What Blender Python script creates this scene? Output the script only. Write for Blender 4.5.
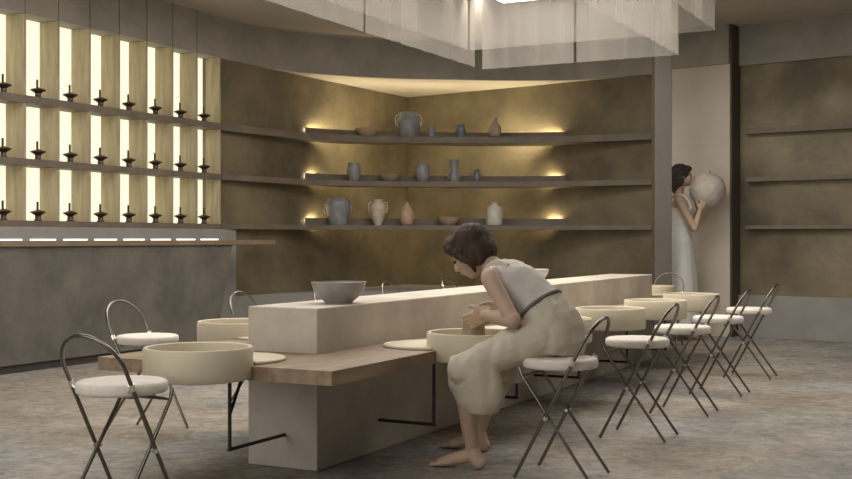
import bpy, bmesh, math, random
from mathutils import Vector, Matrix, noise
random.seed(7)
PI = math.pi
sc = bpy.context.scene
COL = sc.collection
for o in list(bpy.data.objects): bpy.data.objects.remove(o)

# ------------------------------------------------------------------ camera, world, light
F = 1140.0; EYE = 0.95; HOR = 238.0
cam = bpy.data.cameras.new('camera'); camo = bpy.data.objects.new('camera', cam); COL.objects.link(camo)
camo.location = (0, 0, EYE); camo.rotation_euler = (PI/2, 0, 0)
cam.sensor_fit = 'HORIZONTAL'; cam.sensor_width = 36.0; cam.lens = F/852*36.0
cam.shift_y = -(239.5-HOR)/852
cam.clip_start = 0.05; cam.clip_end = 100
sc.camera = camo
sc.view_settings.view_transform = 'Standard'; sc.view_settings.look = 'None'
sc.view_settings.gamma = 1.0; sc.view_settings.use_curve_mapping = False
sc.view_settings.exposure = 0.08

w = bpy.data.worlds.new('world'); sc.world = w; w.use_nodes = True
bg = w.node_tree.nodes['Background']; bg.inputs[0].default_value = (1.0, 0.95, 0.89, 1); bg.inputs[1].default_value = 0.30

def area(name, loc, rot, sx, sy, power, col=(1, .9, .78), spread=PI):
    l = bpy.data.lights.new(name, 'AREA'); l.shape = 'RECTANGLE'; l.size = sx; l.size_y = sy
    l.energy = power; l.color = col; l.spread = spread
    o = bpy.data.objects.new(name, l); COL.objects.link(o); o.location = loc; o.rotation_euler = rot
    return o
# added fill lights, no real fixtures: one left behind the viewer, the rest overhead
area('added_fill_behind', (-4.6, 0.2, 1.7), (math.radians(80), 0, math.radians(-38)), 3.4, 2.2, 70, (1, .97, .95))  # invented soft fill, no known window here
area('added_fill_right', (3.3, 6.2, 2.93), (0, 0, 0), 2.4, 2.4, 50, (1, .95, .89))
area('added_fill_left', (-1.9, 6.3, 2.93), (0, 0, 0), 1.6, 2.4, 55, (1, .95, .89))
area('added_fill_near', (-0.9, 1.9, 2.93), (0, 0, 0), 2.4, 1.6, 40, (1, .95, .89))
area('added_fill_back', (.6, 9.0, 2.93), (0, 0, 0), 3.0, .8, 62, (1, .94, .86))  # unseen fill added to brighten the dark background

# ------------------------------------------------------------------ frames
U = Vector((.4559, .8900, 0)); RR = Vector((.8900, -.4559, 0)); C0 = Vector((-.4436, 4.64, 0))
def IP(s, r, z=0): return C0 + U*s + RR*r + Vector((0, 0, z))
def PX(x, y, D): return Vector(((x-426)/F*D, D, EYE-(y-HOR)/F*D))
BL = 0.6635  # block height
ANG_U = math.atan2(U.y, U.x)

# ------------------------------------------------------------------ materials
def mat(name, c1, c2=None, scale=4.0, rough=.7, bump=0.0, bscale=30.0, metal=0.0, stretch=(1, 1, 1), emit=None, estr=0, detail=6, lo=.35, hi=.65, spec=.5, rough2=None, world=False):
    m = bpy.data.materials.new(name); m.use_nodes = True; nt = m.node_tree; N = nt.nodes; L = nt.links
    b = N['Principled BSDF']; b.inputs['Roughness'].default_value = rough; b.inputs['Metallic'].default_value = metal
    b.inputs['Specular IOR Level'].default_value = spec
    c2 = c2 or tuple(min(1, v*1.12) for v in c1)
    tc = N.new('ShaderNodeTexCoord'); mp = N.new('ShaderNodeMapping'); mp.inputs['Scale'].default_value = stretch
    L.new(tc.outputs['Object'], mp.inputs['Vector'])
    n = N.new('ShaderNodeTexNoise'); n.inputs['Scale'].default_value = scale; n.inputs['Detail'].default_value = detail
    n.inputs['Roughness'].default_value = .6
    L.new(mp.outputs[0], n.inputs['Vector'])
    r = N.new('ShaderNodeValToRGB'); r.color_ramp.elements[0].position = lo; r.color_ramp.elements[1].position = hi
    r.color_ramp.elements[0].color = (*c1, 1); r.color_ramp.elements[1].color = (*c2, 1)
    L.new(n.outputs['Fac'], r.inputs[0]); L.new(r.outputs[0], b.inputs['Base Color'])
    if bump:
        n2 = N.new('ShaderNodeTexNoise'); n2.inputs['Scale'].default_value = bscale; n2.inputs['Detail'].default_value = 5
        L.new(mp.outputs[0], n2.inputs['Vector'])
        bp = N.new('ShaderNodeBump'); bp.inputs['Strength'].default_value = bump; bp.inputs['Distance'].default_value = .02
        L.new(n2.outputs['Fac'], bp.inputs['Height']); L.new(bp.outputs[0], b.inputs['Normal'])
    if rough2 is not None:
        mr = N.new('ShaderNodeMapRange'); mr.inputs['To Min'].default_value = rough; mr.inputs['To Max'].default_value = rough2
        mr.inputs['From Min'].default_value = .35; mr.inputs['From Max'].default_value = .65
        L.new(n.outputs['Fac'], mr.inputs['Value']); L.new(mr.outputs[0], b.inputs['Roughness'])
    if emit:
        b.inputs['Emission Color'].default_value = (*emit, 1); b.inputs['Emission Strength'].default_value = estr
    return m

M = {}
M['concrete'] = mat('grey concrete', (.32, .30, .265), (.42, .395, .345), 2.6, .8, .3, 12)
M['concrete_dark'] = mat('counter concrete', (.125, .114, .097), (.20, .182, .154), 3.2, .75, .3, 12)
M['concrete_blue'] = mat('pale concrete', (.27, .26, .245), (.34, .33, .31), 2.2, .8, .08, 14)
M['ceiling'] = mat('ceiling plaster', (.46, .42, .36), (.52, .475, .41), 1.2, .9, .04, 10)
M['alcove_ceiling_lit'] = mat('alcove ceiling plaster', (.66, .61, .52), (.72, .67, .58), 1.2, .9)  # paler than the ceiling plaster, strip glow put into the colour
M['bronze'] = mat('bronze plaster', (.115, .094, .058), (.265, .222, .137), 1.5, .55, .3, 7, lo=.32, hi=.68, rough2=.4, metal=.15)
M['shelf'] = mat('brown shelf', (.15, .12, .092), (.20, .165, .125), 5, .6, .05, 20)
M['wood'] = mat('bench wood', (.20, .14, .085), (.33, .24, .15), 3, .5, .08, 20, stretch=(1, 7, 7))
M['finwood'] = mat('divider wood', (.38, .32, .20), (.52, .45, .29), 8, .6, .05, 20, stretch=(3, 3, .4))
M['ledge'] = mat('ledge wood', (.20, .145, .10), (.25, .19, .13), 4, .5, .05, 20)
M['island'] = mat('island plaster', (.47, .42, .35), (.61, .55, .465), 3.6, .7, .14, 12)
M['basin'] = mat('cream basin', (.60, .54, .40), (.67, .61, .46), 2.5, .55, .03, 20)
M['metalwheel'] = mat('wheel plate', (.42, .37, .27), (.50, .44, .33), 6, .5)
M['seat'] = mat('white cushion', (.68, .63, .56), (.78, .73, .66), 14, .8, .12, 60)
M['steel'] = mat('tube steel', (.16, .145, .125), (.22, .20, .17), 6, .28, metal=1.0)
M['clasp'] = mat('bright clasp', (.75, .71, .65), None, 6, .3, metal=.8)
M['rod'] = mat('dark rod', (.05, .042, .036), None, 6, .45, metal=.5)
M['dark'] = mat('dark skirting', (.05, .04, .033), None, 6, .6)
M['column'] = mat('column metal', (.18, .16, .138), (.21, .188, .162), 1.5, .42, metal=.35)
M['pier'] = mat('pier plaster', (.62, .57, .49), (.70, .64, .56), 1.6, .85, .05, 12)
M['piershade'] = mat('pier side shade', (.085, .065, .045), None, 2, .6)  # shade on the pier's side put into the base colour
M['glow'] = mat('niche glow', (.3, .28, .2), None, 2, .6, emit=(1, .93, .70), estr=1.0)
M['led'] = mat('led', (.9, .8, .6), None, 2, .6, emit=(1, .84, .54), estr=44.0)
M['led_low'] = mat('low led', (.9, .8, .6), None, 2, .6, emit=(1, .80, .48), estr=7.0)
M['led_end'] = mat('bright led', (.9, .8, .6), None, 2, .6, emit=(1, .80, .48), estr=60.0)
M['ledcool'] = mat('counter led', (.9, .85, .7), None, 2, .6, emit=(1, .92, .76), estr=2.2)
M['lightpanel'] = mat('light panel', (.9, .9, .88), None, 2, .6, emit=(1, .95, .88), estr=5.5)
M['lamp_dark'] = mat('dark bronze', (.075, .048, .035), None, 8, .35, metal=.4)
M['skin'] = mat('skin', (.47, .335, .24), (.52, .375, .275), 10, .55)
M['hair'] = mat('brown hair', (.024, .013, .008), (.060, .034, .020), 30, .75, .3, 60, stretch=(1, 1, .2))
M['hair2'] = mat('dark hair', (.022, .018, .016), (.05, .04, .035), 30, .6, .3, 60)
M['dress'] = mat('cream dress', (.50, .455, .36), (.60, .55, .45), 6, .85, .25, 16)
M['top'] = mat('pale top', (.55, .52, .47), (.62, .59, .54), 6, .85, .2, 18)
M['dress2'] = mat('white dress', (.78, .78, .74), (.85, .85, .81), 6, .85, .2, 18)
M['sash'] = mat('grey sash', (.13, .125, .14), None, 10, .8)
M['eye'] = mat('eye', (.02, .015, .012), None, 10, .3)
M['lip'] = mat('lip', (.38, .17, .13), None, 10, .5)
M['clay'] = mat('wet clay', (.30, .235, .165), (.36, .28, .20), 9, .45, .1, 30)
M['bowlgrey'] = mat('grey ceramic', (.27, .25, .23), (.36, .335, .31), 9, .4, .04, 30)
M['palebowl'] = mat('pale ceramic', (.62, .58, .52), None, 9, .4)
M['bluegrey'] = mat('blue grey glaze', (.20, .205, .225), (.32, .32, .33), 14, .35, .04, 30)
M['bluedark'] = mat('dark blue glaze', (.13, .155, .19), (.20, .23, .27), 14, .3)
M['cream'] = mat('cream glaze', (.52, .45, .35), (.64, .57, .46), 16, .4, .05, 40)
M['peach'] = mat('peach clay', (.46, .32, .20), (.54, .39, .26), 16, .6, .05, 40)
M['olive'] = mat('olive clay', (.30, .26, .18), (.42, .37, .27), 16, .5)
M['white'] = mat('chalk white glaze', (.55, .52, .47), (.65, .62, .57), 16, .5)
M['potwhite'] = mat('textured white clay', (.50, .455, .40), (.60, .55, .49), 10, .85, .5, 22)

def fabric():
    m = bpy.data.materials.new('sheer fabric'); m.use_nodes = True; nt = m.node_tree; N = nt.nodes; L = nt.links
    N.remove(N['Principled BSDF']); out = N['Material Output']
    tc = N.new('ShaderNodeTexCoord'); mp = N.new('ShaderNodeMapping'); mp.inputs['Scale'].default_value = (1, 1, .01)
    n = N.new('ShaderNodeTexNoise'); n.inputs['Scale'].default_value = 9; n.inputs['Detail'].default_value = 1
    L.new(tc.outputs['Object'], mp.inputs[0]); L.new(mp.outputs[0], n.inputs['Vector'])
    mr = N.new('ShaderNodeMapRange'); mr.inputs['To Min'].default_value = .36; mr.inputs['To Max'].default_value = .45
    mr.inputs['From Min'].default_value = .3; mr.inputs['From Max'].default_value = .7
    L.new(n.outputs['Fac'], mr.inputs['Value'])
    tr = N.new('ShaderNodeBsdfTransparent'); d = N.new('ShaderNodeBsdfDiffuse'); t = N.new('ShaderNodeBsdfTranslucent')
    d.inputs[0].default_value = (.48, .455, .425, 1); t.inputs[0].default_value = (.48, .45, .41, 1)
    a = N.new('ShaderNodeMixShader'); a.inputs[0].default_value = .5; L.new(d.outputs[0], a.inputs[1]); L.new(t.outputs[0], a.inputs[2])
    b = N.new('ShaderNodeMixShader'); L.new(mr.outputs[0], b.inputs[0]); L.new(tr.outputs[0], b.inputs[1]); L.new(a.outputs[0], b.inputs[2])
    L.new(b.outputs[0], out.inputs[0])
    return m
M['fabric'] = fabric()

def floor_mat():
    m = bpy.data.materials.new('worn stone floor'); m.use_nodes = True; nt = m.node_tree; N = nt.nodes; L = nt.links
    b = N['Principled BSDF']; tc = N.new('ShaderNodeTexCoord')
    n1 = N.new('ShaderNodeTexNoise'); n1.inputs['Scale'].default_value = 1.5; n1.inputs['Detail'].default_value = 9; n1.inputs['Roughness'].default_value = .62; n1.inputs['Distortion'].default_value = 1.0
    n2 = N.new('ShaderNodeTexNoise'); n2.inputs['Scale'].default_value = 13; n2.inputs['Detail'].default_value = 9; n2.inputs['Distortion'].default_value = .9; n2.inputs['Roughness'].default_value = .65
    n3 = N.new('ShaderNodeTexNoise'); n3.inputs['Scale'].default_value = .75; n3.inputs['Detail'].default_value = 3
    for n in (n1, n2, n3): L.new(tc.outputs['Object'], n.inputs['Vector'])
    r1 = N.new('ShaderNodeValToRGB'); e = r1.color_ramp.elements
    e[0].position = .33; e[0].color = (.25, .228, .205, 1); e[1].position = .66; e[1].color = (.40, .372, .338, 1)
    r2 = N.new('ShaderNodeValToRGB'); e = r2.color_ramp.elements
    e[0].position = .38; e[0].color = (.68, .665, .65, 1); e[1].position = .66; e[1].color = (1.22, 1.20, 1.17, 1)
    mx = N.new('ShaderNodeMix'); mx.data_type = 'RGBA'; mx.blend_type = 'MULTIPLY'; mx.inputs[0].default_value = 1.0
    L.new(n1.outputs['Fac'], r1.inputs[0]); L.new(n2.outputs['Fac'], r2.inputs[0])
    L.new(r1.outputs[0], mx.inputs[6]); L.new(r2.outputs[0], mx.inputs[7])
    r3 = N.new('ShaderNodeValToRGB'); e = r3.color_ramp.elements
    e[0].position = .42; e[0].color = (1.03, .98, .92, 1); e[1].position = .6; e[1].color = (.95, 1.0, 1.08, 1)
    L.new(n3.outputs['Fac'], r3.inputs[0])
    mx2 = N.new('ShaderNodeMix'); mx2.data_type = 'RGBA'; mx2.blend_type = 'MULTIPLY'; mx2.inputs[0].default_value = 1.0
    L.new(mx.outputs[2], mx2.inputs[6]); L.new(r3.outputs[0], mx2.inputs[7]); L.new(mx2.outputs[2], b.inputs['Base Color'])
    mr = N.new('ShaderNodeMapRange'); mr.inputs['From Min'].default_value = .35; mr.inputs['From Max'].default_value = .65
    mr.inputs['To Min'].default_value = .62; mr.inputs['To Max'].default_value = .36
    L.new(n2.outputs['Fac'], mr.inputs['Value']); L.new(mr.outputs[0], b.inputs['Roughness'])
    bp = N.new('ShaderNodeBump'); bp.inputs['Strength'].default_value = .5; bp.inputs['Distance'].default_value = .02
    L.new(n2.outputs['Fac'], bp.inputs['Height']); L.new(bp.outputs[0], b.inputs['Normal'])
    return m
M['floor'] = floor_mat()

# ------------------------------------------------------------------ mesh helpers
def to_obj(name, bm, m, parent=None, smooth=False, ang=35):
    bmesh.ops.recalc_face_normals(bm, faces=bm.faces)
    me = bpy.data.meshes.new(name); bm.to_mesh(me); bm.free()
    if smooth:
        for p in me.polygons: p.use_smooth = True
        me.set_sharp_from_angle(angle=math.radians(ang))
    me.materials.append(m)
    o = bpy.data.objects.new(name, me); COL.objects.link(o)
    if parent: o.parent = parent
    return o
def rebase(o, loc):
    loc = Vector(loc); o.data.transform(Matrix.Translation(-loc)); o.location = loc
    return o
def tag(o, label=None, cat=None, group=None, kind=None):
    if label: o['label'] = label
    if cat: o['category'] = cat
    if group: o['group'] = group
    if kind: o['kind'] = kind
    return o
def empty(name, loc=(0, 0, 0), rz=0):
    o = bpy.data.objects.new(name, None); COL.objects.link(o); o.location = loc; o.rotation_euler = (0, 0, rz)
    o.empty_display_size = .1
    return o
def children(o): return [c for c in bpy.data.objects if c.parent == o]
def dup(o, parent=None):
    c = o.copy(); COL.objects.link(c); c.parent = parent
    for ch in children(o): dup(ch, c)
    return c

def prism(bm, pts, z0, z1):
    n = len(pts)
    a = [bm.verts.new((p[0], p[1], z0)) for p in pts]; b = [bm.verts.new((p[0], p[1], z1)) for p in pts]
    for i in range(n):
        j = (i+1) % n; bm.faces.new((a[i], a[j], b[j], b[i]))
    bm.faces.new(a[::-1]); bm.faces.new(b)
def strip_prism(bm, front, back, z0, z1):
    """solid between two polylines of equal length"""
    n = len(front)
    q = [[bm.verts.new((p[0], p[1], z)) for p in pl] for pl in (front, back) for z in (z0, z1)]
    f0, f1, b0, b1 = q
    for i in range(n-1):
        bm.faces.new((f0[i], f0[i+1], f1[i+1], f1[i])); bm.faces.new((b0[i+1], b0[i], b1[i], b1[i+1]))
        bm.faces.new((f1[i], f1[i+1], b1[i+1], b1[i])); bm.faces.new((f0[i+1], f0[i], b0[i], b0[i+1]))
    bm.faces.new((f0[0], f1[0], b1[0], b0[0])); bm.faces.new((f0[-1], b0[-1], b1[-1], f1[-1]))
def box_pts(bm, c8):
    v = [bm.verts.new(p) for p in c8]
    for f in ((0, 1, 2, 3), (7, 6, 5, 4), (0, 4, 5, 1), (1, 5, 6, 2), (2, 6, 7, 3), (3, 7, 4, 0)): bm.faces.new([v[i] for i in f])
def ibox(bm, s0, s1, r0, r1, z0, z1):
    box_pts(bm, [IP(s0, r0, z0), IP(s1, r0, z0), IP(s1, r1, z0), IP(s0, r1, z0), IP(s0, r0, z1), IP(s1, r0, z1), IP(s1, r1, z1), IP(s0, r1, z1)])
def lbox(bm, x0, x1, y0, y1, z0, z1):
    box_pts(bm, [(x0, y0, z0), (x1, y0, z0), (x1, y1, z0), (x0, y1, z0), (x0, y0, z1), (x1, y0, z1), (x1, y1, z1), (x0, y1, z1)])
def bevel(bm, w=.004, seg=2):
    bmesh.ops.remove_doubles(bm, verts=bm.verts, dist=1e-6)
    es = [e for e in bm.edges if len(e.link_faces) == 2 and e.calc_face_angle(0) > .5]
    bmesh.ops.bevel(bm, geom=es, offset=w, segments=seg, affect='EDGES', profile=.5)
def lathe(bm, prof, seg=40, c=(0, 0, 0), wob=None):
    rings = []
    for (r, z) in prof:
        if r < 1e-5: rings.append([bm.verts.new((c[0], c[1], c[2]+z))]); continue
        ring = []
        for i in range(seg):
            a = 2*PI*i/seg; k = r*(wob(a, z) if wob else 1)
            ring.append(bm.verts.new((c[0]+k*math.cos(a), c[1]+k*math.sin(a), c[2]+z)))
        rings.append(ring)
    for A, B in zip(rings, rings[1:]):
        if len(A) == 1 and len(B) == 1: continue
        for i in range(seg):
            j = (i+1) % seg
            if len(A) == 1: bm.faces.new((A[0], B[i], B[j]))
            elif len(B) == 1: bm.faces.new((A[i], B[0], A[j]))
            else: bm.faces.new((A[i], A[j], B[j], B[i]))
def smoothpath(pts, n=8):
    P = [Vector(p) for p in pts]; P = [2*P[0]-P[1]] + P + [2*P[-1]-P[-2]]; out = []
    for i in range(1, len(P)-2):
        for k in range(n):
            t = k/n; a, b, c, d = P[i-1:i+3]
            out.append(.5*((2*b)+(c-a)*t+(2*a-5*b+4*c-d)*t*t+(3*b-a-3*c+d)*t**3))
    out.append(P[-2]); return out
def tube(bm, pts, r, seg=10, cap=True):
    pts = [Vector(p) for p in pts]; n = len(pts); rs = r if isinstance(r, (list, tuple)) else [r]*n
    up = None; rings = []
    for i, p in enumerate(pts):
        t = (pts[min(i+1, n-1)]-pts[max(i-1, 0)]).normalized()
        if up is None: up = Vector((0, 0, 1)) if abs(t.z) < .9 else Vector((1, 0, 0))
        a = t.cross(up).normalized(); b = a.cross(t).normalized(); up = b
        rings.append([bm.verts.new(p+(a*math.cos(2*PI*k/seg)+b*math.sin(2*PI*k/seg))*rs[i]) for k in range(seg)])
    for A, B in zip(rings, rings[1:]):
        for k in range(seg):
            j = (k+1) % seg; bm.faces.new((A[k], A[j], B[j], B[k]))
    if cap: bm.faces.new(rings[0][::-1]); bm.faces.new(rings[-1])
def ball(bm, c, rad, rot=None, seg=20):
    """ellipsoid: rad = 3 radii, rot = 3x3 matrix"""
    rad = (rad,)*3 if isinstance(rad, (int, float)) else rad
    mt = Matrix.Translation(Vector(c)) @ ((rot or Matrix.Identity(3)).to_4x4()) @ Matrix.Diagonal((*rad, 1))
    bmesh.ops.create_uvsphere(bm, u_segments=seg, v_segments=seg//2+2, radius=1, matrix=mt)
def loft(bm, rings):
    """rings: (centre, axis_a, axis_b, ra, rb)"""
    R = []
    for (c, a, b, ra, rb) in rings:
        c = Vector(c); R.append([bm.verts.new(c+Vector(a)*ra*math.cos(2*PI*k/28)+Vector(b)*rb*math.sin(2*PI*k/28)) for k in range(28)])
    for A, B in zip(R, R[1:]):
        for k in range(28):
            j = (k+1) % 28; bm.faces.new((A[k], A[j], B[j], B[k]))
    bm.faces.new(R[0][::-1]); bm.faces.new(R[-1])
def limb(bm, pts, rads, n=6):
    """tapered limb with round ends through joints"""
    q = smoothpath(pts, n); m = len(pts)-1; rr = []
    for i in range(len(q)):
        t = i/n; k = min(int(t), m-1); f = t-k; rr.append(rads[k]*(1-f)+rads[k+1]*f)
    tube(bm, q, rr, 16)
    for p, r in ((q[0], rr[0]), (q[-1], rr[-1])): ball(bm, p, r, seg=16)
def remesh(name, bm, m, voxel, smooth=3, parent=None, disp=None):
    me = bpy.data.meshes.new('tmp'); bm.to_mesh(me); bm.free()
    t = bpy.data.objects.new('tmp', me); COL.objects.link(t)
    r = t.modifiers.new('r', 'REMESH'); r.mode = 'VOXEL'; r.voxel_size = voxel
    s = t.modifiers.new('s', 'SMOOTH'); s.factor = .6; s.iterations = smooth
    dg = bpy.context.evaluated_depsgraph_get(); dg.update()
    out = bpy.data.meshes.new_from_object(t.evaluated_get(dg)); out.name = name
    bpy.data.objects.remove(t)
    if disp:
        for v, nn in zip(out.vertices, [v.normal.copy() for v in out.vertices]): v.co += nn*disp(v.co)
    for p in out.polygons: p.use_smooth = True
    out.materials.clear(); out.materials.append(m)
    o = bpy.data.objects.new(name, out); COL.objects.link(o)
    if parent: o.parent = parent
    return o

# ------------------------------------------------------------------ setting
CH = 3.0; SOF = 2.62; WN = .40
N0 = Vector((-1.906, 10.55, 0))                       # right end of the niche front plane
def NP(t, d=0, z=0): return N0 + U*t - RR*d + Vector((0, 0, z))
NL = N0 - RR*.05                                     # start of the bronze wall behind
K = Vector((-.214, 13.55, 0)); RD = Vector((4.164, -3.15, 0)).normalized(); RN = Vector((-.603, -.798, 0))
REND = K + RD*12
LD = (K-NL).normalized()
bm = bmesh.new(); lbox(bm, -9, 13, -6, 15, -.1, 0); tag(to_obj('floor', bm, M['floor']), kind='structure')
bm = bmesh.new(); lbox(bm, -9, 13, -6, 15, CH, CH+.1); tag(to_obj('ceiling', bm, M['ceiling']), kind='structure')
LW = NP(-14, .26); LWe = NP(0, .26)
bm = bmesh.new(); prism(bm, [LW, LWe, LWe-RR*.15, LW-RR*.15], 0, CH); tag(to_obj('wall_left', bm, M['concrete']), kind='structure')
bm = bmesh.new(); prism(bm, [NL, K, K+Vector((0, .25, 0)), NL+Vector((-.25, .1, 0))], 0, CH); tag(to_obj('wall_alcove_left', bm, M['bronze']), kind='structure')
bm = bmesh.new(); prism(bm, [K, REND, REND+Vector((.2, .25, 0)), K+Vector((0, .25, 0))], 0, CH); tag(to_obj('wall_back', bm, M['bronze']), kind='structure')

bm = bmesh.new(); lbox(bm, 7.3, 7.5, -6, 9, 0, CH); tag(to_obj('wall_light_block', bm, M['concrete']), kind='structure')  # unseen wall added to block ambient light from the right
# front curve of the rounded corner
cv = [(-1.62, 11.06), (-1.36, 11.38), (-.85, 11.72), (-.27, 11.92), (.46, 12.03), (.99, 12.08), (1.55, 12.03), (2.0, 11.83)]
CURVE = [Vector((p[0], p[1], 0)) for p in smoothpath([(*p, 0) for p in cv], 8)]
def on_R(X, off): 
    p = K + RD*((X-K.x)/RD.x); return p + RN*off
fas_front = [NP(.0), NP(.30)] + CURVE[2:-2] + [on_R(2.35, .03), on_R(8, .03)]
fas_back = []
for p in fas_front:
    # thin plastered face
    fas_back.append(p + Vector((.0, .03, 0)))
# alcove soffit: fills from the fascia curve to the walls
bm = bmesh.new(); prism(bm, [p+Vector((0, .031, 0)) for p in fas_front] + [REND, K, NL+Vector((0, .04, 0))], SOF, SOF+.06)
tag(to_obj('ceiling_alcove', bm, M['alcove_ceiling_lit']), kind='structure')
bm = bmesh.new(); strip_prism(bm, fas_front, fas_back, SOF-.001, CH); tag(to_obj('trim_1', bm, M['concrete'], smooth=True), kind='structure')
# wainscot ledge following the same curve
wf = [NP(.23, -.02), NP(.30, -.02)] + CURVE[2:-2] + [on_R(2.35, .05), on_R(8, .05)]
bm = bmesh.new(); prism(bm, wf + [REND, K, NL], 0, WN)
tag(to_obj('trim_2', bm, M['concrete_blue'], smooth=True), kind='structure')

# panelled fascia above the niches
bm = bmesh.new()
for k in range(14):
    t0 = -.335*(k+1)+.006; t1 = -.335*k-.006
    if k == 0: t1 = .0
    prism(bm, [NP(t0), NP(t1), NP(t1, .05), NP(t0, .05)], SOF, CH)
prism(bm, [NP(-4.7, .055), NP(0, .055), NP(0, .26), NP(-4.7, .26)], SOF+.001, CH)
tag(to_obj('trim_3', bm, M['concrete']), kind='structure')

# pier (plaster) on the back wall and the slender column
pr = Vector((2.91, 10.92, 0)); pl = pr - RD*.67
bm = bmesh.new(); prism(bm, [pl, pr, pr-RN*.24, pl-RN*.24], 0, SOF); pier = rebase(to_obj('pier', bm, M['pier']), pr)
tag(pier, 'pale plaster wall pier behind the standing person, right of the slender column', 'pillar')
bm = bmesh.new(); prism(bm, [pr+RD*.002, pr+RD*.02-RN*.003, pr+RD*.02-RN*.24, pr+RD*.002-RN*.24], 0, CH-.002)
shade_edge = rebase(to_obj('shaded_side', bm, M['piershade']), pr); shade_edge.parent = pier; shade_edge.location = (0, 0, 0)  # pier's side face in shadow, darkened by its own material
shade_edge['label'] = 'dark bronze side face, shade put into its colour'
pb = pr+RN*.03
bm = bmesh.new(); prism(bm, [pl+RN*.03, pb, pb-RN*.27, pl-RN*.24], SOF+.001, CH-.002)
o = rebase(to_obj('head_band', bm, M['concrete']), pr); o.parent = pier; o.location = (0, 0, 0); o['label'] = 'grey concrete band across the top'
bm = bmesh.new(); lbox(bm, 2.079, 2.233, 10.35, 10.50, 0, CH-.002); bevel(bm, .004, 1)
tag(rebase(to_obj('column', bm, M['column']), (2.156, 10.425, 0)), 'slender square grey-brown metal column left of the pale pier', 'column')

# ------------------------------------------------------------------ lit niche wall
root = empty('display_niches', NP(0)); tag(root, 'backlit wall of golden display niches above the concrete counter', 'shelving')
def nadd(name, bm, m, lab=None):
    o = to_obj(name, bm, m); o.data.transform(Matrix.Translation(-NP(0))); o.parent = root
    if lab: o['label'] = lab
    return o
ZT = [2.01, 1.54, 1.08]; ZB = [1.955, 1.49, 1.035]; NB = 12
bm = bmesh.new(); prism(bm, [NP(-.335*NB, .192), NP(0, .192), NP(0, .215), NP(-.335*NB, .215)], 1.03, SOF); nadd('back_panel', bm, M['glow'], 'glowing cream back panel')
for k in range(NB+1):
    t = -.335*k
    bm = bmesh.new(); prism(bm, [NP(t-.010), NP(t+.010), NP(t+.010, .19), NP(t-.010, .19)], 1.035, SOF-.002); nadd('divider', bm, M['finwood'])
for zt, zb in zip(ZT, ZB):
    bm = bmesh.new()
    for k in range(NB):
        prism(bm, [NP(-.335*(k+1)+.0102, -.0005), NP(-.335*k-.0102, -.0005), NP(-.335*k-.0102, .19), NP(-.335*(k+1)+.0102, .19)], zb, zt)
    prism(bm, [NP(-.335*NB, -.010), NP(.010, -.010), NP(.010, -.0005), NP(-.335*NB, -.0005)], zb, zt)
    nadd('shelf', bm, M['shelf'])
# upstand below niches
bm = bmesh.new(); prism(bm, [NP(-4.2, -.012), NP(.23, -.012), NP(.23, .19), NP(-4.2, .19)], 0, 1.034); nadd('upstand', bm, M['concrete_blue'], 'grey concrete upstand below the niches')
for k in range(NB):
    bm = bmesh.new(); tt = -.335*k
    prism(bm, [NP(tt-.30, -.016), NP(tt-.045, -.016), NP(tt-.045, -.0125), NP(tt-.30, -.0125)], .9315, .9415); nadd('light_strip', bm, M['ledcool'], 'bright light strip above the ledge')

# ------------------------------------------------------------------ counter
B0 = Vector((-2.94, 7.865, 0))
def BP(t, d=0, z=0): return B0 + U*t + RR*d + Vector((0, 0, z))   # d outward
root = empty('counter', BP(1)); tag(root, 'long dark concrete counter with a sloping front below the lit niches', 'counter')
def cadd(name, bm, m, lab=None):
    o = to_obj(name, bm, m); o.data.transform(Matrix.Translation(-BP(1))); o.parent = root
    if lab: o['label'] = lab
bm = bmesh.new(); ta, tb = -3.2, 2.42
dw = -(NP(0,-.018)-BP(0)).dot(RR)   # distance from base plane back to the upstand
box_pts(bm, [BP(ta, 0, .06), BP(tb, 0, .06), BP(tb, -dw, .06), BP(ta, -dw, .06), BP(ta, .13, .888), BP(tb+.05, .13, .888), BP(tb+.05, -dw, .888), BP(ta, -dw, .888)])
cadd('body', bm, M['concrete_dark'])
bm = bmesh.new(); prism(bm, [BP(ta, -.02), BP(tb, -.02), BP(tb, -dw), BP(ta, -dw)], .0, .06); cadd('plinth', bm, M['dark'])
bm = bmesh.new(); prism(bm, [BP(ta, .15), BP(3.10, .15), BP(3.10, -.02), BP(2.66, -.02), BP(2.66, -dw+.002), BP(ta, -dw+.002)], .889, .931); bevel(bm, .004, 1); cadd('ledge', bm, M['ledge'], 'brown wooden ledge running past the counter end')

# ------------------------------------------------------------------ curved alcove shelves
back_cv = smoothpath([(-1.245, 11.76, 0), (-1.0, 11.97, 0), (-.75, 12.10, 0), (-.27, 12.24, 0), (.6, 12.36, 0), (1.1, 12.35, 0), (1.50, 12.255, 0)], 8)
def Lw(q, off): return NL + LD*q + Vector((LD.y, -LD.x, 0))*off
rowname = ['top', 'middle', 'bottom']
hs = [(2.016, 1.948), (1.545, 1.490), (1.083, 1.035)]
n = 57
def resample(P, m):
    d = [0]
    for a, b in zip(P, P[1:]): d.append(d[-1]+(b-a).length)
    out = []
    for i in range(m):
        x = d[-1]*i/(m-1); j = 0
        while j < len(d)-2 and d[j+1] < x: j += 1
        f = (x-d[j])/max(1e-9, d[j+1]-d[j]); out.append(P[j].lerp(P[j+1], f))
    return out
S_front = resample(smoothpath([Lw(.02, .06), (-1.64, 10.93, 0), (-1.18, 11.54, 0), (-.75, 11.80, 0), (-.27, 11.94, 0), (.46, 12.0, 0), (.99, 11.99, 0), (1.5, 11.88, 0), (2.0, 11.69, 0), on_R(2.34, .10)], 8), 60)
lq = (Vector(back_cv[0])-NL).dot(LD)
S_back = [Lw(.02, .002), Lw(lq*.5, .002), Lw(lq, .002)]
Bk = [Vector(p) for p in back_cv]
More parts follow.
